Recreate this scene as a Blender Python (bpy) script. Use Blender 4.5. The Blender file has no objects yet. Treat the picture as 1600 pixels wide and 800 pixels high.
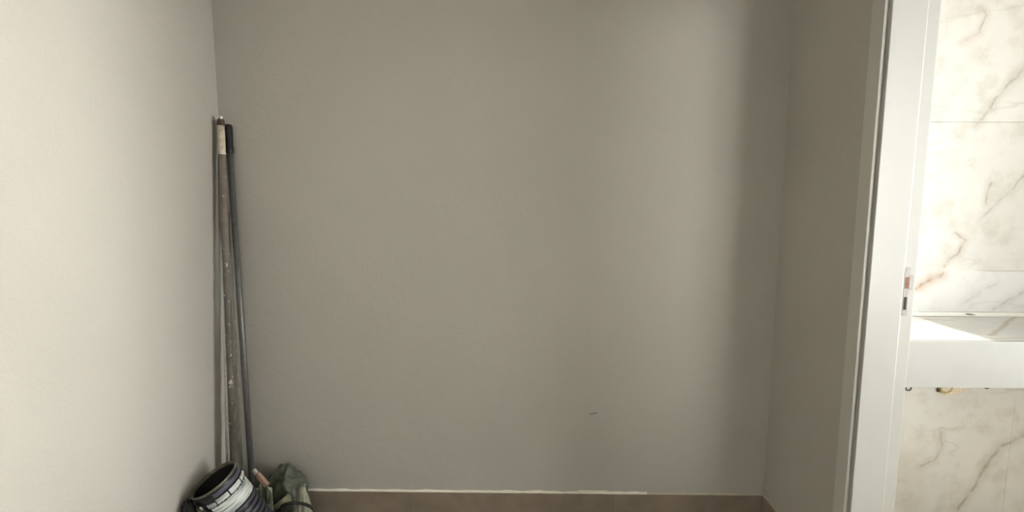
import bpy, bmesh, math, random
from mathutils import Vector, Matrix, noise

C = bpy.context.scene.collection
PI = math.pi
R = math.radians
random.seed(7)

# ------------------------------------------------------------------ camera
cam_d = bpy.data.cameras.new('camera')
cam = bpy.data.objects.new('camera', cam_d)
C.objects.link(cam)
cam_d.sensor_width = 36.0
cam_d.lens = 791.03 / 1600 * 36.0
cam_d.clip_start = 0.02
pitch, yaw, roll = 0.11395, 0.01441, 0.00194
fw = Vector((-math.sin(yaw) * math.cos(pitch), math.cos(yaw) * math.cos(pitch), -math.sin(pitch)))
rt = Vector((math.cos(yaw), math.sin(yaw), 0))
up = rt.cross(fw)
c_, s_ = math.cos(roll), math.sin(roll)
rt, up = rt * c_ + up * s_, up * c_ - rt * s_
cam.matrix_world = Matrix(((rt.x, up.x, -fw.x, 0), (rt.y, up.y, -fw.y, 0), (rt.z, up.z, -fw.z, 1.42), (0, 0, 0, 1)))
bpy.context.scene.camera = cam

# ------------------------------------------------------------------ light
vs = bpy.context.scene.view_settings
vs.view_transform = 'Standard'
vs.look = 'None'
vs.gamma = 1
vs.use_curve_mapping = False
vs.exposure = 1.38

SKY = 28.0
w = bpy.data.worlds.new('sky')
bpy.context.scene.world = w
w.use_nodes = True
nt = w.node_tree
bg = nt.nodes['Background']
tc = nt.nodes.new('ShaderNodeTexCoord')
sp = nt.nodes.new('ShaderNodeSeparateXYZ')
rp = nt.nodes.new('ShaderNodeValToRGB')
mr = nt.nodes.new('ShaderNodeMapRange')
mr.inputs['From Min'].default_value = -1
nt.links.new(tc.outputs['Generated'], sp.inputs[0])
nt.links.new(sp.outputs['Z'], mr.inputs['Value'])
nt.links.new(mr.outputs[0], rp.inputs[0])
rp.color_ramp.elements[0].position = 0.0
rp.color_ramp.elements[0].color = (0.30, 0.28, 0.25, 1)
rp.color_ramp.elements[1].position = 1.0
rp.color_ramp.elements[1].color = (0.82, 0.93, 1.0, 1)
e = rp.color_ramp.elements.new(0.5)
e.color = (1.0, 1.0, 0.98, 1)
nt.links.new(rp.outputs[0], bg.inputs['Color'])
bg.inputs['Strength'].default_value = SKY

sun_d = bpy.data.lights.new('sun', 'SUN')
sun_d.energy = 20.0
sun_d.angle = R(0.5)
sun_d.color = (1.0, 0.95, 0.86)
sun = bpy.data.objects.new('sun', sun_d)
C.objects.link(sun)
sun.rotation_euler = Vector((-1, 0.02, -0.70)).to_track_quat('-Z', 'Y').to_euler()
sun.location = (8, 1, 6)


def portal(loc, rot, sx, sy):
    d = bpy.data.lights.new('window_daylight', 'AREA')
    d.shape = 'RECTANGLE'
    d.size, d.size_y = sx, sy
    d.cycles.is_portal = True
    o = bpy.data.objects.new('window_daylight', d)
    C.objects.link(o)
    o.location = loc
    o.rotation_euler = rot


# ------------------------------------------------------------------ helpers
def obj(name, bm, mat, parent=None, smooth=False):
    me = bpy.data.meshes.new(name)
    bmesh.ops.recalc_face_normals(bm, faces=bm.faces)
    bm.to_mesh(me)
    bm.free()
    if smooth:
        for p in me.polygons:
            p.use_smooth = True
    me.materials.append(mat)
    o = bpy.data.objects.new(name, me)
    C.objects.link(o)
    if parent:
        o.parent = parent
        o.matrix_parent_inverse = Matrix.Translation(-Vector(parent.location))
    return o


def tag(o, label=None, cat=None, group=None, kind=None):
    for k, v in (('label', label), ('category', cat), ('group', group), ('kind', kind)):
        if v:
            o[k] = v
    return o


def thing(name, label, cat, loc=(0, 0, 0), group=None):
    o = bpy.data.objects.new(name, None)
    o.empty_display_size = 0.05
    C.objects.link(o)
    o.location = loc
    return tag(o, label, cat, group)


def struct(name, bm, mat, parent=None):
    o = obj(name, bm, mat, parent)
    if not parent:
        o['kind'] = 'structure'
    return o


def add_box(bm, x0, x1, y0, y1, z0, z1, bevel=0.0, seg=2):
    r = bmesh.ops.create_cube(bm, size=1)
    vsx = r['verts']
    for v in vsx:
        v.co = Vector((x0 + (v.co.x + .5) * (x1 - x0), y0 + (v.co.y + .5) * (y1 - y0), z0 + (v.co.z + .5) * (z1 - z0)))
    if bevel:
        es = list({e for v in vsx for e in v.link_edges})
        bmesh.ops.bevel(bm, geom=es, offset=bevel, segments=seg, profile=0.5, affect='EDGES')
    return bm


def box(*a, **k):
    return add_box(bmesh.new(), *a, **k)


def frame_of(n):
    n = Vector(n).normalized()
    a = Vector((0, 0, 1)) if abs(n.z) < 0.9 else Vector((1, 0, 0))
    u = n.cross(a).normalized()
    return n, u, n.cross(u)


def add_lathe(bm, o, axis, prof, seg=32, u=None, cap0=True, cap1=True, a0=0.0, a1=2 * PI):
    """prof: list of (t along axis, radius)"""
    n = Vector(axis).normalized()
    if u is None:
        n, u, v = frame_of(n)
    else:
        u = Vector(u).normalized()
        v = n.cross(u)
    o = Vector(o)
    full = abs(a1 - a0 - 2 * PI) < 1e-6
    m = seg if full else seg + 1
    rings = []
    for t, r in prof:
        rings.append([bm.verts.new(o + n * t + (u * math.cos(a0 + (a1 - a0) * i / seg) + v * math.sin(a0 + (a1 - a0) * i / seg)) * r) for i in range(m)])
    for ra, rb in zip(rings, rings[1:]):
        for i in range(seg):
            j = (i + 1) % m
            bm.faces.new((ra[i], ra[j], rb[j], rb[i]))
    if full:
        if cap0:
            bm.faces.new(rings[0][::-1])
        if cap1:
            bm.faces.new(rings[-1])
    return bm


def add_rod(bm, a, b, r0, r1=None, seg=16):
    a, b = Vector(a), Vector(b)
    return add_lathe(bm, a, b - a, [(0, r0), ((b - a).length, r0 if r1 is None else r1)], seg)


def smooth_path(pts, n=8):
    pts = [Vector(p) for p in pts]
    out = []
    P_ = [pts[0] * 2 - pts[1]] + pts + [pts[-1] * 2 - pts[-2]]
    for i in range(1, len(P_) - 2):
        for k in range(n):
            t = k / n
            p0, p1, p2, p3 = P_[i - 1:i + 3]
            out.append(0.5 * ((2 * p1) + (p2 - p0) * t + (2 * p0 - 5 * p1 + 4 * p2 - p3) * t * t + (3 * p1 - p0 - 3 * p2 + p3) * t ** 3))
    out.append(pts[-1])
    return out


def add_tube(bm, pts, r, seg=10):
    pts = [Vector(p) for p in pts]
    rings = []
    u = None
    for i, p in enumerate(pts):
        t = (pts[min(i + 1, len(pts) - 1)] - pts[max(i - 1, 0)]).normalized()
        if u is None:
            _, u, _ = frame_of(t)
        u = (u - t * u.dot(t)).normalized()
        v = t.cross(u)
        rr = r(i / (len(pts) - 1)) if callable(r) else r
        rings.append([bm.verts.new(p + (u * math.cos(2 * PI * k / seg) + v * math.sin(2 * PI * k / seg)) * rr) for k in range(seg)])
    for ra, rb in zip(rings, rings[1:]):
        for k in range(seg):
            bm.faces.new((ra[k], ra[(k + 1) % seg], rb[(k + 1) % seg], rb[k]))
    bm.faces.new(rings[0][::-1])
    bm.faces.new(rings[-1])
    return bm


def srgb(r, g, b):
    f = lambda c: c / 12.92 if c <= 0.04045 else ((c + 0.055) / 1.055) ** 2.4
    return (f(r / 255), f(g / 255), f(b / 255), 1)


# ------------------------------------------------------------------ materials
class NB:
    """small node-building helper"""

    def __init__(self, name):
        self.m = bpy.data.materials.new(name)
        self.m.use_nodes = True
        self.t = self.m.node_tree
        self.b = self.t.nodes['Principled BSDF']

    def n(self, typ, **kw):
        nd = self.t.nodes.new(typ)
        for k, v in kw.items():
            if k.startswith('_'):
                setattr(nd, k[1:], v)
        return nd

    def link(self, a, b):
        self.t.links.new(a, b)

    def val(self, sock, v):
        if hasattr(v, 'is_output'):
            self.link(v, sock)
        else:
            sock.default_value = v

    def math(self, op, a, b=0.0, c=0.0, clamp=False):
        nd = self.n('ShaderNodeMath', _operation=op, _use_clamp=clamp)
        self.val(nd.inputs[0], a)
        self.val(nd.inputs[1], b)
        self.val(nd.inputs[2], c)
        return nd.outputs[0]

    def vec(self, op, a, b=None):
        nd = self.n('ShaderNodeVectorMath', _operation=op)
        self.val(nd.inputs[0], a)
        if b is not None:
            if op == 'SCALE':
                self.val(nd.inputs['Scale'], b)
            else:
                self.val(nd.inputs[1], b)
        return nd.outputs['Value'] if op in ('DOT_PRODUCT', 'LENGTH', 'DISTANCE') else nd.outputs[0]

    def mix(self, f, a, b):
        nd = self.n('ShaderNodeMix', _data_type='RGBA')
        self.val(nd.inputs[0], f)
        self.val(nd.inputs[6], a)
        self.val(nd.inputs[7], b)
        return nd.outputs[2]

    def coord(self):
        return self.n('ShaderNodeTexCoord').outputs['Object']

    def noise(self, vec, scale, detail=3.0, rough=0.5, color=False):
        nd = self.n('ShaderNodeTexNoise')
        self.link(vec, nd.inputs['Vector'])
        nd.inputs['Scale'].default_value = scale
        nd.inputs['Detail'].default_value = detail
        nd.inputs['Roughness'].default_value = rough
        return nd.outputs['Color' if color else 'Fac']

    def ramp(self, v, lo, hi, a=0.0, b=1.0):
        nd = self.n('ShaderNodeMapRange', _interpolation_type='SMOOTHSTEP')
        self.val(nd.inputs[0], v)
        nd.inputs[1].default_value = lo
        nd.inputs[2].default_value = hi
        nd.inputs[3].default_value = a
        nd.inputs[4].default_value = b
        return nd.outputs[0]

    def bump(self, h, strength, dist=0.002):
        nd = self.n('ShaderNodeBump')
        nd.inputs['Strength'].default_value = strength
        nd.inputs['Distance'].default_value = dist
        self.link(h, nd.inputs['Height'])
        self.link(nd.outputs[0], self.b.inputs['Normal'])

    def polyline(self, p, pts):
        """distance (x/z plane) from p to a polyline"""
        best = None
        for (ax, az), (bx, bz) in zip(pts, pts[1:]):
            a = Vector((ax, 0, az))
            ba = Vector((bx - ax, 0, bz - az))
            pa = self.vec('SUBTRACT', p, tuple(a))
            h = self.math('DIVIDE', self.vec('DOT_PRODUCT', pa, tuple(ba)), ba.length_squared, clamp=True)
            d = self.vec('LENGTH', self.vec('SUBTRACT', pa, self.vec('SCALE', tuple(ba), h)))
            best = d if best is None else self.math('MINIMUM', best, d)
        return best


def simple(name, col, rough=0.5, metal=0.0, nscale=40, var=0.12, bump=0.0, bscale=200):
    k = NB(name)
    co = k.coord()
    f = k.noise(co, nscale, 4)
    dark = tuple(c * (1 - var) for c in col[:3]) + (1,)
    lite = tuple(min(1, c * (1 + var)) for c in col[:3]) + (1,)
    k.link(k.mix(k.ramp(f, .3, .7), dark, lite), k.b.inputs['Base Color'])
    k.b.inputs['Roughness'].default_value = rough
    k.b.inputs['Metallic'].default_value = metal
    if bump:
        k.bump(k.noise(co, bscale, 3), bump)
    return k.m


def wall_paint(name, col, scuff=False):
    k = NB(name)
    co = k.coord()
    f = k.noise(co, 1.6, 3)
    c1 = tuple(c * 0.97 for c in col[:3]) + (1,)
    base = k.mix(k.ramp(f, .35, .65), c1, col)
    if scuff:
        wob = k.vec('SCALE', k.vec('SUBTRACT', k.noise(co, 60, 2, color=True), (.5, .5, .5)), 0.006)
        p = k.vec('MULTIPLY', k.vec('ADD', co, wob), (1, 0, 1))
        d = k.polyline(p, [(0.314, 0.4745), (0.323, 0.4765), (0.344, 0.4815)])
        base = k.mix(k.ramp(d, 0.0012, 0.0048, 0.55, 0.0), base, srgb(95, 88, 76))
    k.link(base, k.b.inputs['Base Color'])
    k.b.inputs['Roughness'].default_value = 0.75
    k.b.inputs['Specular IOR Level'].default_value = 0.25
    h = k.math('ADD', k.noise(co, 130, 3, 0.6), k.math('MULTIPLY', k.noise(co, 26, 2), 1.2))
    k.bump(h, 0.45, 0.003)
    return k.m


def marble(name, veins, base=(0.75, 0.745, 0.725, 1), cloud=(0.65, 0.625, 0.58, 1), free=0.22):
    k = NB(name)
    co = k.coord()
    wob = k.vec('SCALE', k.vec('SUBTRACT', k.noise(co, 9, 5, 0.65, color=True), (.5, .5, .5)), 0.055)
    p = k.vec('MULTIPLY', k.vec('ADD', co, wob), (1, 0, 1))
    col = k.mix(k.ramp(k.noise(co, 3.2, 4, 0.6), .46, .72), base, cloud)
    col = k.mix(k.ramp(k.noise(k.vec('ADD', co, (7.3, 1.1, 4.2)), 8.5, 5, 0.65), .48, .70, 0, .7), col, tuple(c * q for c, q in zip(cloud[:3], (.93, .925, .91))) + (1,))
    # faint free-running veins along the diagonal
    rot = k.n('ShaderNodeMapping')
    rot.inputs['Rotation'].default_value = (0, R(42), 0)
    rot.inputs['Scale'].default_value = (1.0, 1.0, 3.2)
    k.link(co, rot.inputs['Vector'])
    fv = k.noise(rot.outputs[0], 1.5, 4, 0.5)
    ridge = k.math('ABSOLUTE', k.math('SUBTRACT', fv, 0.5))
    fm = k.math('MULTIPLY', k.ramp(ridge, 0.0, 0.022, 1, 0), k.ramp(k.noise(co, 2.1, 2), .45, .65, 0, free))
    col = k.mix(fm, col, srgb(150, 138, 124))
    for pts, wd, cc, st in veins:
        d = k.polyline(p, pts)
        wmod = k.noise(co, 24, 3)
        halo = k.ramp(d, 0.0, wd * 9, st * 0.38, 0)
        core = k.math('MULTIPLY', k.ramp(d, 0.0, wd * 2.2, st * .8, 0), k.ramp(wmod, .32, .62, .12, 1))
        col = k.mix(halo, col, tuple(min(1, x * 1.35) for x in cc[:3]) + (1,))
        col = k.mix(core, col, cc)
    k.link(col, k.b.inputs['Base Color'])
    k.b.inputs['Roughness'].default_value = 0.28
    k.b.inputs['Specular IOR Level'].default_value = 0.35
    return k.m


PAINT = srgb(179, 175.2, 167)
M = {}
M['wall'] = wall_paint('matt_wall_paint', PAINT)
M['wall_scuffed'] = wall_paint('matt_wall_paint_scuffed', PAINT, True)
M['ceiling'] = wall_paint('ceiling_paint', srgb(222, 220, 213))
M['lacquer'] = simple('white_lacquer', srgb(164, 164, 160), 0.32, nscale=6, var=0.015, bump=0.03, bscale=60)
M['casing'] = simple('white_casing_paint', srgb(190, 188, 181), 0.4, nscale=6, var=0.02, bump=0.03, bscale=60)
M['skirting'] = simple('taupe_porcelain', srgb(136, 122, 107), 0.45, nscale=14, var=0.10, bump=0.04, bscale=300)
M['floor'] = simple('taupe_floor_tile', srgb(112, 101, 88), 0.4, nscale=5, var=0.08)
M['floor_bath'] = simple('beige_floor_tile', srgb(222, 208, 188), 0.35, nscale=4, var=0.05)
M['caulk'] = simple('white_caulk', srgb(232, 228, 216), 0.6, nscale=40, var=0.06, bump=0.3, bscale=150)
M['grout'] = simple('grey_grout', srgb(214, 208, 196), 0.8, nscale=80)
M['steel'] = simple('galvanised_steel', srgb(112, 111, 109), 0.45, 0.5, nscale=60, var=0.10)
M['pale_tube'] = simple('pale_tube', srgb(196, 194, 184), 0.55, 0.0, nscale=50, var=0.10)
M['black'] = simple('black_plastic', srgb(22, 22, 22), 0.45, nscale=60)
M['nickel'] = simple('satin_nickel', srgb(138, 134, 130), 0.5, 0.3, nscale=90, var=0.08)
M['hole'] = simple('hole_shade', srgb(40, 24, 20), 0.8)  # shade inside the holes is put into this colour
M['white_stone'] = simple('white_stone', srgb(238, 238, 233), 0.35, nscale=8, var=0.02)
M['apron'] = simple('shade_toned_front', srgb(158, 159, 157), 0.4, nscale=10, var=0.025)  # white counter front, its shade mixed into the colour
M['cap'] = simple('dark_brown_cap', srgb(74, 58, 50), 0.6, nscale=90, var=0.25)
M['caulk_dull'] = simple('dull_caulk', srgb(186, 181, 166), 0.6, nscale=40, var=0.06, bump=0.3, bscale=150)
M['rust'] = simple('brown_primer', srgb(120, 74, 62), 0.7, nscale=120, var=0.25)
M['pail'] = simple('dark_pail_plastic', srgb(24, 24, 30), 0.38, nscale=30, var=0.2)
M['pail_band'] = simple('dull_purple_band', srgb(82, 80, 92), 0.5, nscale=60, var=0.15)
M['pail_rim'] = simple('stained_rim', srgb(104, 99, 84), 0.45, 0.3, nscale=60, var=0.3)
M['pail_in'] = simple('pail_inside_dark', srgb(16, 16, 18), 0.7, nscale=30, var=0.3)  # inside coloured darker than the body
M['white_label'] = simple('smeared_white_label', srgb(214, 218, 214), 0.5, nscale=90, var=0.14, bump=0.2, bscale=90)
k = NB('smeared_white_label')
co = k.coord()
st = k.vec('ADD', k.vec('SCALE', co, 9.0), k.vec('SCALE', k.n('ShaderNodeCombineXYZ').outputs[0], 1.0))
ax_ = k.math('MULTIPLY', k.vec('DOT_PRODUCT', co, (-.4364, -.2182, .8729)), 170.0)
cv = k.n('ShaderNodeCombineXYZ')
k.link(ax_, cv.inputs[2])
sv = k.vec('ADD', st, cv.outputs[0])
k.link(k.mix(k.ramp(k.noise(sv, 1.0, 4, .6), .36, .60), srgb(128, 140, 138), srgb(222, 226, 222)), k.b.inputs['Base Color'])
k.b.inputs['Roughness'].default_value = 0.45
M['white_label'] = k.m
M['plug_white'] = simple('plug_white', srgb(214, 218, 214), 0.5)
M['black_lump'] = simple('black_lump', srgb(24, 23, 21), 0.9, nscale=60, var=0.2)
M['rib'] = simple('dull_purple_rib', srgb(66, 65, 75), 0.5, nscale=60, var=0.15)
M['wood'] = simple('pink_painted_wood', srgb(158, 130, 114), 0.6, nscale=90, var=0.2, bump=0.2, bscale=120)
M['white_tip'] = simple('white_tip', srgb(176, 166, 154), 0.6)
M['wire'] = simple('grey_wire', srgb(140, 138, 128), 0.35, 0.9)
M['chrome'] = simple('bright_rivet', srgb(215, 212, 206), 0.3, 0.4, var=0.03)
M['paper'] = simple('olive_paper', srgb(134, 130, 104), 0.75, nscale=50, var=0.12)
M['cable'] = simple('black_rubber', srgb(40, 38, 34), 0.55, nscale=80, var=0.2)
M['rag'] = simple('grey_rag', srgb(150, 148, 130), 0.9, nscale=60, var=0.15, bump=0.4, bscale=250)
M['sheet'] = simple('pale_green_sheet', srgb(150, 156, 134), 0.6, nscale=40, var=0.15)
M['tray'] = simple('grey_tray_plastic', srgb(118, 120, 114), 0.6, nscale=40, var=0.1)
M['pvc'] = simple('yellowed_pvc', srgb(190, 172, 118), 0.5, nscale=60, var=0.2)
M['plaster'] = simple('broken_plaster', srgb(226, 214, 196), 0.9, nscale=80, var=0.12, bump=0.5, bscale=90)
M['brass'] = simple('dull_pipe', srgb(96, 88, 76), 0.4, 0.7)

# paint-splattered pole
k = NB('paint_splattered_pole')
co = k.coord()
f = k.ramp(k.noise(co, 22, 4, 0.6), .40, .65)
g = k.ramp(k.noise(co, 60, 3), .60, .72, 0, .75)
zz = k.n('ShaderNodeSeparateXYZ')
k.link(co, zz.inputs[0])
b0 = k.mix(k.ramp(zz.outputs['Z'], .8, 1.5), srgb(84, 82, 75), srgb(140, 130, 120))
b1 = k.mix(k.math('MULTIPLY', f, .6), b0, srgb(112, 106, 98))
k.link(k.mix(g, b1, srgb(212, 206, 196)), k.b.inputs['Base Color'])
k.b.inputs['Roughness'].default_value = 0.6
k.bump(k.noise(co, 90, 3), 0.4)
M['splatter'] = k.m
M['cream'] = simple('cream_sleeve', srgb(196, 186, 170), 0.55, nscale=70, var=0.2, bump=0.3, bscale=120)

# thin translucent bag plastic
k = NB('grey_green_film')
co = k.coord()
k.link(k.mix(k.ramp(k.noise(co, 22, 4), .35, .65), srgb(92, 95, 80), srgb(122, 126, 111)), k.b.inputs['Base Color'])
k.b.inputs['Roughness'].default_value = 0.3
tr = k.n('ShaderNodeBsdfTranslucent')
tr.inputs[0].default_value = srgb(118, 124, 106)
ms = k.n('ShaderNodeMixShader')
ms.inputs[0].default_value = 0.35
out = k.t.nodes['Material Output']
k.link(k.b.outputs[0], ms.inputs[1])
k.link(tr.outputs[0], ms.inputs[2])
k.link(ms.outputs[0], out.inputs[0])
M['film'] = k.m

# window glass: panes that mirror a little; tint added to balance each window's daylight
def glass(name, tint):
    k = NB(name)
    tp = k.n('ShaderNodeBsdfTransparent')
    tp.inputs[0].default_value = tint
    gl = k.n('ShaderNodeBsdfGlossy')
    gl.inputs['Roughness'].default_value = 0.02
    fr = k.n('ShaderNodeFresnel')
    ms = k.n('ShaderNodeMixShader')
    k.link(fr.outputs[0], ms.inputs[0])
    k.link(tp.outputs[0], ms.inputs[1])
    k.link(gl.outputs[0], ms.inputs[2])
    k.link(ms.outputs[0], k.t.nodes['Material Output'].inputs[0])
    return k.m


TINT = {1: 0.55, 2: 0.36, 3: 0.49, 4: 0.98, 5: 0.30}
for i_, t_ in TINT.items():
    M['glass_%d' % i_] = glass('window_glass_%d' % i_, (t_, t_, t_ * .985, 1))

BR = srgb(156, 138, 122)
GR = srgb(150, 146, 136)
M['marble_wall'] = marble('veined_marble_tile', [
    ([(1.863, 2.188), (1.892, 2.155), (1.873, 2.091), (1.81, 2.051)], 0.004, BR, 0.55),
    ([(2.30, 2.28), (2.066, 1.957), (1.981, 1.837), (1.903, 1.734)], 0.005, GR, 0.8),
    ([(1.985, 1.487), (1.973, 1.396)], 0.004, BR, 0.6),
    ([(1.852, 1.273), (1.892, 1.246), (1.877, 1.188), (1.817, 1.136)], 0.004, BR, 0.7),
    ([(2.117, 1.516), (2.028, 1.409), (1.96, 1.33)], 0.004, GR, 0.45),
    ([(1.878, 0.391), (1.893, 0.328), (1.869, 0.255), (1.806, 0.224)], 0.004, srgb(150, 140, 126), 0.6),
    ([(2.248, 0.379), (2.153, 0.321), (2.089, 0.212), (2.04, 0.108), (1.983, 0.018)], 0.006, srgb(150, 142, 124), 0.75),
])
M['marble_splash'] = marble('veined_marble_splash', [
    ([(1.64, 1.0), (1.685, 1.032), (1.72, 1.056)], 0.003, srgb(160, 134, 110), 0.9),
    ([(1.72, 1.056), (1.759, 1.083), (1.80, 1.108)], 0.0065, srgb(150, 114, 84), 1.0),
    ([(2.03, 0.945), (2.10, 1.0), (2.16, 1.03)], 0.004, GR, 0.4),
    ([(1.90, 0.97), (1.99, 1.04), (2.03, 1.06)], 0.004, GR, 0.25),
], base=(0.75, 0.755, 0.745, 1), cloud=(0.69, 0.70, 0.69, 1), free=0.15)
k = NB('marble_counter')
co = k.coord()
wob = k.vec('SCALE', k.vec('SUBTRACT', k.noise(co, 9, 5, 0.65, color=True), (.5, .5, .5)), 0.05)
p = k.vec('ADD', co, wob)
# on the horizontal top the vein runs in x / y: swap y into the z slot of the distance plane
sw = k.n('ShaderNodeSeparateXYZ')
k.link(p, sw.inputs[0])
cb = k.n('ShaderNodeCombineXYZ')
k.link(sw.outputs['X'], cb.inputs['X'])
k.link(sw.outputs['Y'], cb.inputs['Z'])
base = k.mix(k.ramp(k.noise(co, 4, 4), .45, .7), (0.63, 0.63, 0.61, 1), (0.57, 0.57, 0.555, 1))
gate = k.ramp(sw.outputs['Z'], 0.90, 0.905)
for pts, wd, cc, st in (([(1.734, 1.848), (1.90, 1.97), (2.111, 2.151)], 0.008, srgb(160, 140, 122), 0.7),
                        ([(1.70, 1.80), (1.80, 1.815), (2.0, 1.82)], 0.007, srgb(165, 140, 118), 0.6),
                        ([(1.60, 2.06), (1.70, 2.10), (1.80, 2.09)], 0.008, srgb(170, 140, 112), 0.5)):
    d = k.polyline(cb.outputs[0], pts)
    base = k.mix(k.math('MULTIPLY', k.ramp(d, wd * .2, wd * 1.8, st, 0), gate), base, cc)
k.link(base, k.b.inputs['Base Color'])
k.b.inputs['Roughness'].default_value = 0.3
M['marble_counter'] = k.m

# ------------------------------------------------------------------ setting
XL, XR, D = -1.253, 1.0947, 2.1408     # room: left wall, right wall, back wall
YF, ZC = -3.0, 2.70                    # front wall behind the camera, ceiling
XP = 1.245                             # bathroom face of the partition
DB = 2.18                              # bathroom back wall (tile face)
XB, YB = 2.9, 0.12                     # bathroom right and front walls
DY0, DY1, DZ = 0.72, 1.60, 2.16        # hole for the door
W1 = (0.20, 1.46, 0.40, 2.40)          # bathroom window opposite the door
W3 = (1.36, 2.20, 0.80, 2.25)          # unseen window added in the bathroom front wall for daylight (x range)
W4 = (-1.15, -0.12, 0.50, 2.42)        # unseen window added beside the camera to light the left wall
W5 = (0.30, 1.07, 0.60, 2.40)          # unseen window added behind the camera to light the back wall (x range)

struct('floor', box(XL - .1, XP - .07, YF - .1, D + .1, -.12, 0), M['floor'])
fb = struct('floor_bathroom', box(XP - .07, XB + .1, YB - .1, DB + .1, -.12, 0), M['floor_bath'])
struct('ceiling', box(XL - .1, XP - .07, YF - .1, D + .1, ZC, ZC + .12), M['wall'])
struct('ceiling_bathroom', box(XP - .07, XB + .1, YB - .1, DB + .1, ZC, ZC + .12), M['wall'])
struct('wall_back', box(XL - .12, XP - .05, D, D + .12, 0, ZC), M['wall_scuffed'])
struct('wall_left', box(XL - .12, XL, YF, D, 0, ZC), M['wall'])
bm = box(XL - .12, W5[0], YF - .12, YF, 0, ZC)
add_box(bm, W5[1], XP, YF - .12, YF, 0, ZC)
add_box(bm, W5[0], W5[1], YF - .12, YF, 0, W5[2])
add_box(bm, W5[0], W5[1], YF - .12, YF, W5[3], ZC)
struct('wall_front', bm, M['wall'])
bm = box(XR, XP, DY1, D, 0, ZC)
add_box(bm, XR, XP, W4[1], DY0, 0, ZC)
add_box(bm, XR, XP, YF, W4[0], 0, ZC)
add_box(bm, XR, XP, W4[0], W4[1], 0, W4[2])
add_box(bm, XR, XP, W4[0], W4[1], W4[3], ZC)
add_box(bm, XR, XP, DY0, DY1, DZ, ZC)
struct('wall_right', bm, M['wall'])

# bathroom walls; the back one carries its marble tiles
wb = struct('wall_bathroom_back', box(XP - .05, XB + .1, DB + .010, DB + .13, 0, ZC), M['grout'])
xs = [1.247, 1.593, 2.193, 2.793, 2.9]
zs = [0.003, 0.598, 1.737, 2.695]
for a, b in zip(xs, xs[1:]):
    for c, d in zip(zs, zs[1:]):
        obj('tile', box(a + .0005, b - .0005, DB, DB + .0105, c + .0005, d - .0005, bevel=.0004, seg=1), M['marble_wall'], wb)


def holed_wall(x0, x1, y0, y1, holes):
    """wall along y with (ya, yb, za, zb) openings, sorted along y"""
    bm = bmesh.new()
    y = y0
    for ya, yb, za, zb in holes:
        add_box(bm, x0, x1, y, ya, 0, ZC)
        add_box(bm, x0, x1, ya, yb, 0, za)
        add_box(bm, x0, x1, ya, yb, zb, ZC)
        y = yb
    add_box(bm, x0, x1, y, y1, 0, ZC)
    return bm


def window(n, hole, at, along_x=False, split=True):
    """frame, mullion and panes in a hole of a wall; at = centre of the frame across the wall"""
    ya, yb, za, zb = hole
    t = .045 if split else .02

    def b(u0, u1, v0, v1, h=.025, bm=None):
        bm = bm or bmesh.new()
        if along_x:
            return add_box(bm, u0, u1, at - h, at + h, v0, v1)
        return add_box(bm, at - h, at + h, u0, u1, v0, v1)
    f = b(ya, ya + t, za, zb)
    b(yb - t, yb, za, zb, bm=f)
    b(ya + t, yb - t, za, za + t, bm=f)
    b(ya + t, yb - t, zb - t, zb, bm=f)
    wo = struct('window_%d' % n, f, M['lacquer'])
    if split:
        ym = (ya + yb) / 2
        obj('mullion', b(ym - .025, ym + .025, za + t, zb - t), M['lacquer'], wo)
        obj('pane', b(ya + t, ym - .025, za + t, zb - t, .003), M['glass_%d' % n], wo)
        obj('pane', b(ym + .025, yb - t, za + t, zb - t, .003), M['glass_%d' % n], wo)
    else:
        obj('pane', b(ya + t, yb - t, za + t, zb - t, .003), M['glass_%d' % n], wo)
    m = (ya + yb) / 2
    if along_x:
        portal((m, at - .08, (za + zb) / 2), (R(90), 0, 0), yb - ya, zb - za)
    else:
        portal((at + .08, m, (za + zb) / 2), (0, R(90), 0), zb - za, yb - ya)


W2 = (1.50, 2.175, 1.77, 2.45)          # high window that lets the sun onto the counter
struct('wall_bathroom_right', holed_wall(XB, XB + .12, YB, DB + .01, [W1, W2]), M['ceiling'])
bm = add_box(bmesh.new(), XP, W3[0], YB - .12, YB, 0, ZC)
add_box(bm, W3[1], XB + .12, YB - .12, YB, 0, ZC)
add_box(bm, W3[0], W3[1], YB - .12, YB, 0, W3[2])
add_box(bm, W3[0], W3[1], YB - .12, YB, W3[3], ZC)
struct('wall_bathroom_front', bm, M['ceiling'])
window(1, W1, XB + .065)
window(2, W2, XB + .065, split=False)
window(3, W3, YB - .06, along_x=True)  # this and the next two are unseen additions for daylight
window(4, W4, XR + .08)
window(5, W5, YF - .06, along_x=True)
struct('trim_added_sun_slab', box(XB + .12, XB + 2.4, W1[0] - .1, W1[1] + .12, 2.40, 2.55), M['ceiling'])  # added out of view to keep the sun off the bathroom window
struct('trim_added_sun_canopy', box(XP, XP + 2.6, YF, YB - .125, 2.46, 2.6), M['ceiling'])  # unseen slab added to keep sun out of the side window
struct('trim_added_light_fin', box(XP, XP + 0.6, W4[0] - .16, W4[0] - .04, 0, 2.455), M['skirting'])  # unseen fin added to hold side-window light off the back wall

# skirting of porcelain pieces, with its caulk line
def wobble_strip(pts_fn, n, prof):
    """strip swept along pts_fn(t) with a per-step profile list of offsets"""
    bm = bmesh.new()
    rows = []
    for i in range(n + 1):
        o, a, b = pts_fn(i / n)
        rows.append([bm.verts.new(o + a * u + b * v) for u, v in prof(i)])
    for r0, r1 in zip(rows, rows[1:]):
        m = len(r0)
        for j in range(m):
            bm.faces.new((r0[j], r0[(j + 1) % m], r1[(j + 1) % m], r1[j]))
    bm.faces.new(rows[0][::-1])
    bm.faces.new(rows[-1])
    return bm


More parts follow.
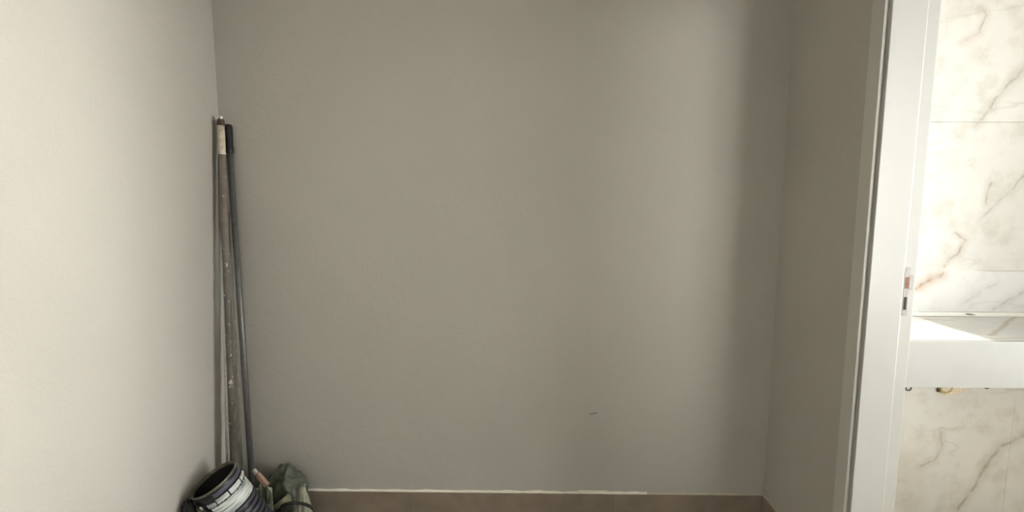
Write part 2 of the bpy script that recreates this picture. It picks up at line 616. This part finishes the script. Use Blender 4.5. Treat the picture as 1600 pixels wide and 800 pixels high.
HB, TB = 0.108, 0.010
def bead(x0, x1, y0, y1, nx, ny, n, amp):
    a = Vector((nx, ny, 0))
    b = Vector((0, 0, 1))
    def fn(t):
        return Vector((x0 + (x1 - x0) * t, y0 + (y1 - y0) * t, HB - .0005)), a, b
    def prof(i):
        w_ = TB * (0.95 + 0.10 * noise.noise((i * .37, x0, 3)))
        h_ = amp * (0.0045 + 0.0035 * max(-0.6, noise.noise((i * .21, y0, 9))))
        return [(-.0008, 0), (w_, 0), (w_ * .93, h_ * .35), (w_ * .35, h_), (-.0008, h_ * 1.5)]
    return wobble_strip(fn, n, prof)


bb = tag(bpy.data.objects.new('baseboard_back', None), kind='structure')
C.objects.link(bb)
js = [XL + .001, -0.483, 0.423, XR - .001]
for a, b in zip(js, js[1:]):
    obj('skirting_piece', box(a + .0006, b - .0006, D - TB, D - .0002, 0.001, HB, bevel=.001, seg=1), M['skirting'], bb)
obj('caulk_bead', bead(XL, 0.575, D, D, 0, -1, 140, 1.0), M['caulk'], bb)
obj('caulk_bead', bead(0.577, XR, D, D, 0, -1, 50, 0.6), M['caulk_dull'], bb)  # duller caulk colour on the right stretch
# a smear of filler that ran up the wall above the bead
bm = bmesh.new()
for x0, x1, h in ((0.27, 0.40, 0.011), (0.43, 0.47, 0.008)):
    add_box(bm, x0, x1, D - .0015, D - .0002, HB + .004, HB + h, bevel=.0006, seg=1)
obj('filler_smear', bm, M['caulk'], bb)
br = tag(bpy.data.objects.new('baseboard_right', None), kind='structure')
C.objects.link(br)
obj('skirting_piece', box(XR - TB, XR - .0002, 1.652, D - TB - .001, 0.001, HB, bevel=.001, seg=1), M['skirting'], br)
obj('skirting_piece', box(XR - TB, XR - .0002, YF, .665, 0.001, HB, bevel=.001, seg=1), M['skirting'], br)
obj('caulk_bead', bead(XR, XR, 1.652, D, -1, 0, 50, 0.6), M['caulk_dull'], br)
# blob of filler in the corner
bm = bmesh.new()
bmesh.ops.create_icosphere(bm, subdivisions=3, radius=1)
for v in bm.verts:
    q = 1 + .35 * noise.noise(v.co * 2.1)
    v.co = Vector((XR - .003 + v.co.x * .009 * q, D - .003 + v.co.y * .009 * q, HB + .008 + v.co.z * .016 * q))
obj('filler_blob', bm, M['wall'], br, True)
bl = tag(bpy.data.objects.new('baseboard_left', None), kind='structure')
C.objects.link(bl)
for a, b in ((YF, -1.2), (-1.2, -.3), (-.3, .6), (.6, 1.5), (1.5, D - TB - .001)):
    obj('skirting_piece', box(XL + .0002, XL + TB, a + .0006, b - .0006, 0.001, HB, bevel=.001, seg=1), M['skirting'], bl)

# door frame in the right wall: casing, jambs with a rebate, strike plate
dr = tag(bpy.data.objects.new('door_1', None), kind='structure')
dr.location = (XR, 1.15, 0)
C.objects.link(dr)
CX = XR - .012
bm = bmesh.new()
add_box(bm, CX, XR, 1.593, 1.651, 0, 2.235, bevel=.003, seg=3)
obj('casing', bm, M['casing'], dr)
obj('casing', box(CX, XR, .669, .727, 0, 2.235, bevel=.003, seg=3), M['casing'], dr)
obj('casing', box(CX, XR, .7275, 1.5925, 2.177, 2.235, bevel=.003, seg=3), M['casing'], dr)
# jamb: the long flat reveal then the set-back rebate
bm = box(XR, 1.2, 1.578, 1.5995, 0, 2.1595, bevel=.0025, seg=3)
obj('jamb', bm, M['lacquer'], dr)
obj('rebate', box(1.2, XP + .003, 1.593, 1.5995, 0, 2.1595, bevel=.0015, seg=2), M['lacquer'], dr)
obj('jamb', box(XR, 1.2, .7205, .742, 0, 2.1595, bevel=.0025, seg=3), M['lacquer'], dr)
obj('rebate', box(1.2, XP + .003, .7205, .727, 0, 2.1595, bevel=.0015, seg=2), M['lacquer'], dr)
obj('head_jamb', box(XR, 1.2, .7425, 1.5775, 2.138, 2.1595, bevel=.0025, seg=3), M['lacquer'], dr)
obj('gasket', box(1.2005, 1.206, 1.584, 1.5928, 0, 2.13, bevel=.001, seg=1), M['lacquer'], dr)
# strike plate with its two mortises as thin pieces coloured like shaded pockets
SX0, SX1, SY = 1.211, 1.229, 1.593
sp_ = obj('strike_plate', box(SX0, SX1, SY - .0022, SY + .0005, 1.052, 1.205, bevel=.001, seg=2), M['nickel'], dr)
obj('latch_hole', box(SX0 + .004, SX1 - .003, SY - .0030, SY - .0018, 1.139, 1.176), M['rust'], sp_)
obj('bolt_hole', box(SX0 + .004, SX1 - .005, SY - .0030, SY - .0018, 1.071, 1.112), M['hole'], sp_)
obj('lip', box(SX1 - .002, SX1 + .011, SY - .0025, SY - .0010, 1.135, 1.182, bevel=.0006, seg=1), M['nickel'], sp_)
for z in (1.195, 1.061):
    bm = bmesh.new()
    add_lathe(bm, (SX0 + .008, SY - .0018, z), (0, -1, 0), [(0, .0034), (.0012, .0028)], 12)
    obj('screw', bm, M['wire'], sp_)

# ------------------------------------------------------------------ bathroom counter and pipes
ZT, ZA, YA = 0.92, 0.750, 1.765
ct = thing('washbasin_counter', 'white marble wall-hung washbasin counter with deep apron seen through the doorway', 'counter', (2.0, DB, ZA))
XC0, XC1 = XP + .002, 2.895
obj('top_slab', box(XC0, XC1, YA + .021, DB - .001, ZT - .03, ZT, bevel=.001, seg=1), M['marble_counter'], ct)
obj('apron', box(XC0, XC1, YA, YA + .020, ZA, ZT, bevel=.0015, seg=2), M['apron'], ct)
obj('backsplash', box(XC0, XC1, DB - .018, DB - .0005, ZT + .018, 1.114, bevel=.0015, seg=2), M['marble_splash'], ct)
ld = obj('rear_ledge', box(XC0, XC1, DB - .030, DB - .0005, ZT + .0005, ZT + .0175, bevel=.002, seg=2), M['white_stone'], ct)
bm = bmesh.new()
pts = [(1.904, .931), (1.912, .9335), (1.93, .9325), (1.951, .9285), (1.946, .9265), (1.92, .9275)]
lo = [bm.verts.new((x, DB - .0308, z)) for x, z in pts]
hi = [bm.verts.new((x, DB - .0295, z)) for x, z in pts]
bm.faces.new(lo)
bm.faces.new(hi[::-1])
for i in range(len(pts)):
    bm.faces.new((lo[i], lo[(i + 1) % 6], hi[(i + 1) % 6], hi[i]))
obj('chip', bm, M['brass'], ld)


def ring_pipe(x, z, r, label):
    t = thing('water_pipe', label, 'pipe', (x, DB, z))
    bm = bmesh.new()
    # hollow stub: outer wall out, inner wall back in
    add_lathe(bm, (x, DB + .001, z), (0, -1, 0), [(0, r), (.006, r), (.008, r * .92), (.008, r * .66), (.003, r * .62)], 20, cap0=False, cap1=True)
    obj('stub', bm, M['brass'], t, True)
    bm = bmesh.new()
    add_lathe(bm, (x, DB + .001, z), (0, -1, 0), [(.003, r * .60), (.0055, r * .56)], 16)
    obj('plug', bm, M['plug_white'], t)
    return t


ring_pipe(1.717, .592, .0145, 'small round capped water pipe under the counter next to the door frame')
ring_pipe(2.057, .603, .0135, 'small dark water pipe just peeping under the counter, right of the drain')
t = thing('drain_pipe', 'yellowed drain pipe set in broken plaster under the white counter', 'pipe', (1.886, DB, .60))
bm = bmesh.new()
add_lathe(bm, (1.880, DB + .001, .598), (0.05, -1, -.12), [(0, .030), (.010, .030), (.012, .028), (.012, .022), (.004, .021)], 24, cap0=False)
obj('pipe_end', bm, M['pvc'], t, True)
bm = bmesh.new()
n_ = 22
ctr = bm.verts.new((1.90, DB - .006, .590))
rim = []
for i in range(n_):
    a = 2 * PI * i / n_
    q = 1 + .35 * noise.noise((math.cos(a) * 1.7, math.sin(a) * 1.7, 4))
    rim.append(bm.verts.new((1.90 + .062 * q * math.cos(a), DB - .0005, .595 + .040 * q * math.sin(a))))
for i in range(n_):
    bm.faces.new((ctr, rim[i], rim[(i + 1) % n_]))
bmesh.ops.subdivide_edges(bm, edges=bm.edges[:], cuts=2, use_grid_fill=True)
for v in bm.verts:
    v.co.y -= .004 * abs(noise.noise(v.co * 60))
obj('broken_plaster', bm, M['plaster'], t)
bm = bmesh.new()
add_box(bm, 1.842, 1.856, DB - .007, DB - .0005, .575, .602, bevel=.002, seg=1)
obj('chipped_edge', bm, M['brass'], t)

# ------------------------------------------------------------------ poles leaning in the corner
def along(a, b, s):
    return Vector(a).lerp(Vector(b), s)


a0, a1 = (-1.154, 1.911, 0.016), (-1.219, 2.095, 1.712)
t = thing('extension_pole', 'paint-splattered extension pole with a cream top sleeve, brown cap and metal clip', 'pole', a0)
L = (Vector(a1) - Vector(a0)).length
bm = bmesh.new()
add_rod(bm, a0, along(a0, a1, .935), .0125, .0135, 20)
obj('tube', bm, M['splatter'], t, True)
bm = bmesh.new()
add_lathe(bm, along(a0, a1, .93), Vector(a1) - Vector(a0), [(0, .0146), (.002, .0152), (.008, .0152), (.010, .0142), (.045, .0142), (.047, .0150), (.050, .0142), (.118, .0138)], 20)
obj('top_sleeve', bm, M['cream'], t, True)
bm = bmesh.new()
add_lathe(bm, a1, Vector(a1) - Vector(a0), [(0, .0145), (.010, .0150), (.022, .0132), (.028, .008)], 18)
obj('cap', bm, M['cap'], t, True)
bm = bmesh.new()
bmesh.ops.create_uvsphere(bm, u_segments=12, v_segments=8, radius=.0075, matrix=Matrix.Translation(Vector(a1) + Vector((.006, -.006, .031))))
obj('clip', bm, M['chrome'], t, True)
bm = bmesh.new()
add_lathe(bm, along(a0, a1, -.009), Vector(a1) - Vector(a0), [(0, .0135), (.03, .0140), (.032, .0128)], 18)
obj('foot', bm, M['cable'], t, True)

b0, b1 = (-1.1955, 2.035, 0.012), (-1.2245, 2.1225, 1.36)
t = thing('bare_pole', 'plain pale metal pole standing between the splattered pole and the black-gripped pole', 'pole', b0)
bm = bmesh.new()
add_rod(bm, b0, b1, .0150, .0085, 20)
obj('tube', bm, M['pale_tube'], t, True)
bm = bmesh.new()
add_lathe(bm, along(b0, b1, -.006), Vector(b1) - Vector(b0), [(0, .0155), (.028, .0158), (.030, .0150)], 18)
obj('foot', bm, M['cable'], t, True)

d0, d1 = (-1.198, 1.945, 0.012), (-1.2365, 2.124, 1.63)
t = thing('slim_pole', 'slim dull pole against the left wall, mostly hidden behind the splattered pole', 'pole', d0)
bm = bmesh.new()
add_rod(bm, d0, d1, .0125, .0095, 20)
obj('tube', bm, M['pale_tube'], t, True)
bm = bmesh.new()
add_lathe(bm, along(d0, d1, -.005), Vector(d1) - Vector(d0), [(0, .0130), (.026, .0135), (.028, .0128)], 18)
obj('foot', bm, M['cable'], t, True)

c0, c1 = (-1.129, 2.01, 0.016), (-1.206, 2.124, 1.718)
t = thing('mop_handle', 'grey metal mop handle with a black hanging grip at its top end', 'pole', c0)
bm = bmesh.new()
add_rod(bm, c0, along(c0, c1, .94), .0128, None, 20)
obj('tube', bm, M['steel'], t, True)
bm = bmesh.new()
add_lathe(bm, along(c0, c1, .932), Vector(c1) - Vector(c0), [(0, .0150), (.003, .0158), (.020, .0158), (.024, .0145), (.10, .0155), (.112, .0150), (.117, .0120)], 20)
obj('grip', bm, M['black'], t, True)
bm = bmesh.new()
add_lathe(bm, along(c0, c1, -.009), Vector(c1) - Vector(c0), [(0, .0140), (.035, .0145), (.037, .0130)], 18)
obj('foot', bm, M['cable'], t, True)

# ------------------------------------------------------------------ the tilted pail
PC = Vector((-1.161, 1.80, .355))
PN = Vector((-.4364, -.2182, .8729)).normalized()
view = (Vector((0, 0, 1.42)) - PC).normalized()
EU = (view - PN * view.dot(PN)).normalized()          # rim direction that faces the room
DN = -PN
EV = EU.cross(DN)                                      # +angle runs to the right along the rim
base = PC + DN * .340
t = thing('paint_pail', 'dark ribbed paint pail with torn white label, tilted against the left wall', 'pail', base)
LP = .340
rad = lambda s: .0836 - .008 * s / LP
prof = [(0.012, rad(.012)), (.036, rad(.036)), (.037, .0860), (.041, .0860), (.042, rad(.042)), (.062, rad(.062)), (.0625, rad(.06) + .0015), (.066, rad(.06) + .0015), (.067, rad(.066)), (.124, rad(.124))]
ribs = []
q_ = .128
while q_ < LP - .03:
    ribs.append(q_)
    prof += [(q_ - .003, rad(q_) - .0015), (q_, rad(q_) - .0022), (q_ + .015, rad(q_) - .0022), (q_ + .018, rad(q_) - .0015)]
    q_ += .0225
prof += [(LP - .01, rad(LP)), (LP, rad(LP) - .006)]
bm = bmesh.new()
add_lathe(bm, PC, DN, prof, 64, u=EU, cap0=False)
shell = obj('body', bm, M['pail'], t, True)
bm = bmesh.new()
add_lathe(bm, PC, DN, [(.012, .0822), (LP - .03, .073), (LP - .02, .068)], 48, u=EU, cap0=False)
obj('inside', bm, M['pail_in'], t, True)
for q_ in ribs:
    bm = bmesh.new()
    r_ = rad(q_)
    add_lathe(bm, PC, DN, [(q_, r_ - .003), (q_ + .001, r_ + .0008), (q_ + .004, r_ + .0022), (q_ + .010, r_ + .0022), (q_ + .013, r_ + .0008), (q_ + .014, r_ - .003), (q_, r_ - .003)], 48, u=EU, cap0=False, cap1=False)
    obj('rib', bm, M['rib'], t, True)
bm = bmesh.new()
ring = [(0.012, .0822), (.001, .0828), (-.001, .0840), (-.001, .0856), (.001, .0868), (.006, .0868), (.010, .0850), (.012, .0822)]
add_lathe(bm, PC, DN, ring, 64, u=EU, cap0=False, cap1=False)
obj('rim', bm, M['pail_rim'], t, True)
# dull band under the lip, worn away on the left
bm = bmesh.new()
add_lathe(bm, PC, DN, [(.017, .0838), (.0185, .0852), (.033, .0848), (.0345, .0832)], 40, u=EU, a0=R(-92), a1=R(24))
obj('band', bm, M['pail_band'], t, True)


def patch(name, s0, s1, d0, d1, off, mat, rag=.002, seed=0, seg=14):
    """torn piece of label lying on the pail wall between two angles"""
    bm = bmesh.new()
    nu, nv = seg, 6
    g_ = []
    for top in (1, 0):
        rows = []
        for j in range(nv + 1):
            row = []
            for i in range(nu + 1):
                a = R(d0 + (d1 - d0) * i / nu)
                ss = s0 + (s1 - s0) * j / nv
                if j == 0:
                    ss += rag * noise.noise((i * .9, seed, 1)) * 2
                if j == nv:
                    ss += rag * noise.noise((i * .9, seed, 5))
                if i in (0, nu):
                    a += .02 * noise.noise((j * 1.3, seed, 8))
                r_ = rad(ss) + (off if top else -.0003)
                row.append(bm.verts.new(PC + DN * ss + (EU * math.cos(a) + EV * math.sin(a)) * r_))
            rows.append(row)
        g_.append(rows)
        for j in range(nv):
            for i in range(nu):
                bm.faces.new((rows[j][i], rows[j][i + 1], rows[j + 1][i + 1], rows[j + 1][i]))
    A, B = g_
    for i in range(nu):
        bm.faces.new((A[0][i], A[0][i + 1], B[0][i + 1], B[0][i]))
        bm.faces.new((A[nv][i], A[nv][i + 1], B[nv][i + 1], B[nv][i]))
    for j in range(nv):
        bm.faces.new((A[j][0], A[j + 1][0], B[j + 1][0], B[j][0]))
        bm.faces.new((A[j][nu], A[j + 1][nu], B[j + 1][nu], B[j][nu]))
    return obj(name, bm, mat, t)


for i, (d0, d1, s0, s1) in enumerate([(-54, -30, .045, .062), (-27, 5, .041, .062), (9, 46, .039, .062), (50, 96, .041, .062)]):
    patch('label_scrap', s0, s1, d0, d1, .0016, M['white_label'], .004, i)
patch('label', .067, .122, -50, 62, .0016, M['white_label'], .0025, 11, 40)
patch('label', .067, .122, 65, 104, .0016, M['white_label'], .0025, 17, 14)
# bail wire with its two pivots
for ang in (-86, 94):
    a = R(ang)
    dirv = EU * math.cos(a) + EV * math.sin(a)
    bm = bmesh.new()
    add_lathe(bm, PC + DN * .057 + dirv * .0800, dirv, [(0, .0098), (.004, .0098), (.008, .0080), (.0105, .004)], 16)
    pv = obj('pivot', bm, M['chrome'], t, True)
bail = []
a = R(-86)
d_a = EU * math.cos(a) + EV * math.sin(a)
d_b = DN.cross(d_a)
if d_b.dot(EU) > 0:
    d_b = -d_b
for i in range(25):
    q = PI * i / 24
    o_ = PC + DN * (.057 - .030 * math.sin(q)) + d_a * (.0925 * math.cos(q)) + d_b * (.091 * math.sin(q))
    o_.x = max(o_.x, XL + .004)
    bail.append(o_)
bm = bmesh.new()
add_tube(bm, bail, .0022, 8)
obj('bail_wire', bm, M['wire'], t, True)

# ------------------------------------------------------------------ rubbish behind the pail
def film_blob(ctr, sx, sy, sz, folds, seed, sub=5, amp=.22):
    bm = bmesh.new()
    bmesh.ops.create_icosphere(bm, subdivisions=sub, radius=1)
    for v in bm.verts:
        c = v.co.copy()
        th = math.atan2(c.y, c.x)
        q = 1 + amp * (0.5 - abs(noise.noise(c * 1.9 + Vector((seed, 0, 0))))) * 1.5
        q += .08 * math.sin(th * folds + 3 * noise.noise(c * 1.5 + Vector((0, seed, 0)))) * (1 - abs(c.z)) 
        q -= .16 * abs(noise.noise(c * 5.0 + Vector((seed, seed, 0))))
        v.co = Vector((ctr[0] + c.x * sx * q, ctr[1] + c.y * sy * q, max(.004, ctr[2] + c.z * sz * q)))
    return bm


tag(obj('plastic_bag', film_blob((-1.010, 2.066, .105), .088, .052, .150, 9, 3.3), M['film'], None, True),
    'crumpled grey-green plastic bag slumped in the corner against the skirting', 'bag')

# gathered grey rag in front of the skirting
bm = bmesh.new()
top = Vector((-.899, 1.972, .218))
rows = []
nr, na = 16, 72
for j in range(nr + 1):
    s = j / nr
    row = []
    for i in range(na):
        a = 2 * PI * i / na
        r_ = (.011 + .045 * s ** .75) * (1 + .13 * math.sin(a * 9 + .8 * math.sin(a * 2)) * min(1, s * 3))
        fx = 1.0 + (.55 * max(0, s - .45) if math.cos(a) < 0 else 0)
        row.append(bm.verts.new((top.x + .004 * s + r_ * math.cos(a) * .85 * fx, top.y - .006 * s + r_ * math.sin(a) * .62, top.z * (1 - s) + .004)))
    rows.append(row)
for ra, rb in zip(rows, rows[1:]):
    for i in range(na):
        bm.faces.new((ra[i], ra[(i + 1) % na], rb[(i + 1) % na], rb[i]))
bm.faces.new(rows[0])
bm.faces.new(rows[-1][::-1])
tag(obj('rag', bm, M['rag'], None, True), 'gathered pleated grey rag standing right of the plastic bag', 'rag')

# rolled paper tube with an open end
q0, q1 = Vector((-1.000, 1.945, .149)), Vector((-.950, 1.962, .184))
bm = bmesh.new()
ax = (q1 - q0).normalized()
q0 = q0 - ax * .004
ln = (q1 - q0).length
add_lathe(bm, q0, ax, [(0, .0120), (ln, .0158), (ln, .0136), (ln * .4, .0110)], 24)
tag(obj('paper_roll', bm, M['paper'], None, True), 'olive rolled paper tube with an open end in front of the plastic bag', 'paper roll')

# pale folded sheet between pail and bag
bm = bmesh.new()
rows = []
for j in range(13):
    s = j / 12
    row = []
    for i in range(13):
        u = i / 12
        x = -1.096 + .056 * u + .010 * s
        y = 2.000 + .010 * math.sin(u * 6 + s) - .022 * s
        z = .208 * (1 - s) + .004 + .010 * math.sin(u * 4) * (1 - s)
        row.append(bm.verts.new((x, y, z)))
    rows.append(row)
for ra, rb in zip(rows, rows[1:]):
    for i in range(12):
        bm.faces.new((ra[i], ra[i + 1], rb[i + 1], rb[i]))
o = tag(obj('plastic_sheet', bm, M['sheet'], None, True), 'folded pale green sheet tucked between the pail and the plastic bag', 'sheet')
md = o.modifiers.new('thickness', 'SOLIDIFY')
md.thickness = .002

# brush with a pinkish wooden handle and a bent wire
h0, h1 = Vector((-1.087, 1.952, .306)), Vector((-1.036, 1.952, .240))
t = thing('brush', 'small brush with a pinkish wooden handle lying over the pale sheet', 'brush', tuple(h1))
ax = (h1 - h0).normalized()
sd = Vector((0, 1, 0))
nn = ax.cross(sd).normalized()
def bar(p0, p1, hw, ht, mat, name, par, bev=.003):
    bm = box(0, (p1 - p0).length, -hw, hw, -ht, ht, bevel=bev, seg=2)
    bm.transform(Matrix.Translation(p0) @ Matrix((ax, sd, nn)).transposed().to_4x4())
    return obj(name, bm, mat, par)
bar(h0 + ax * .018, h1, .009, .0098, M['wood'], 'handle', t)
bar(h0 - ax * .004, h0 + ax * .0175, .007, .0068, M['white_tip'], 'tip', t)
bm = bmesh.new()
add_lathe(bm, h1 - ax * .001, ax, [(0, .0085), (.0022, .0080)], 16)
obj('socket', bm, M['hole'], t)
bm = bmesh.new()
add_tube(bm, smooth_path([h1, h1 + ax * .008 + Vector((0, -.004, -.003)), (-1.024, 1.950, .216), (-1.028, 1.950, .18), (-1.038, 1.950, .14), (-1.03, 1.955, .07), (-1.02, 1.96, .012)], 8), .0028, 8)
obj('wire_shank', bm, M['wire'], t, True)

# black cable loop
pts = [(-.975, 1.940, .118), (-.970, 1.932, .160), (-.940, 1.922, .180), (-.901, 1.920, .185), (-.862, 1.920, .177), (-.836, 1.920, .160), (-.822, 1.920, .125), (-.820, 1.920, .06), (-.826, 1.922, .008)]
bm = bmesh.new()
add_tube(bm, smooth_path(pts, 8), .0062, 10)
tag(obj('cable', bm, M['cable'], None, True), 'black cable bent in an arch in front of the grey rag', 'cable')

# dark lump added low between the pail and the wall
bm = film_blob((-1.225, 1.740, .142), .026, .046, .154, 7, 8.1, 4)
for v in bm.verts:
    v.co.x = max(v.co.x, XL + .003)
tag(obj('dark_lump', bm, M['black_lump'], None, True), 'dark crumpled lump low between the pail and the left wall', 'lump')
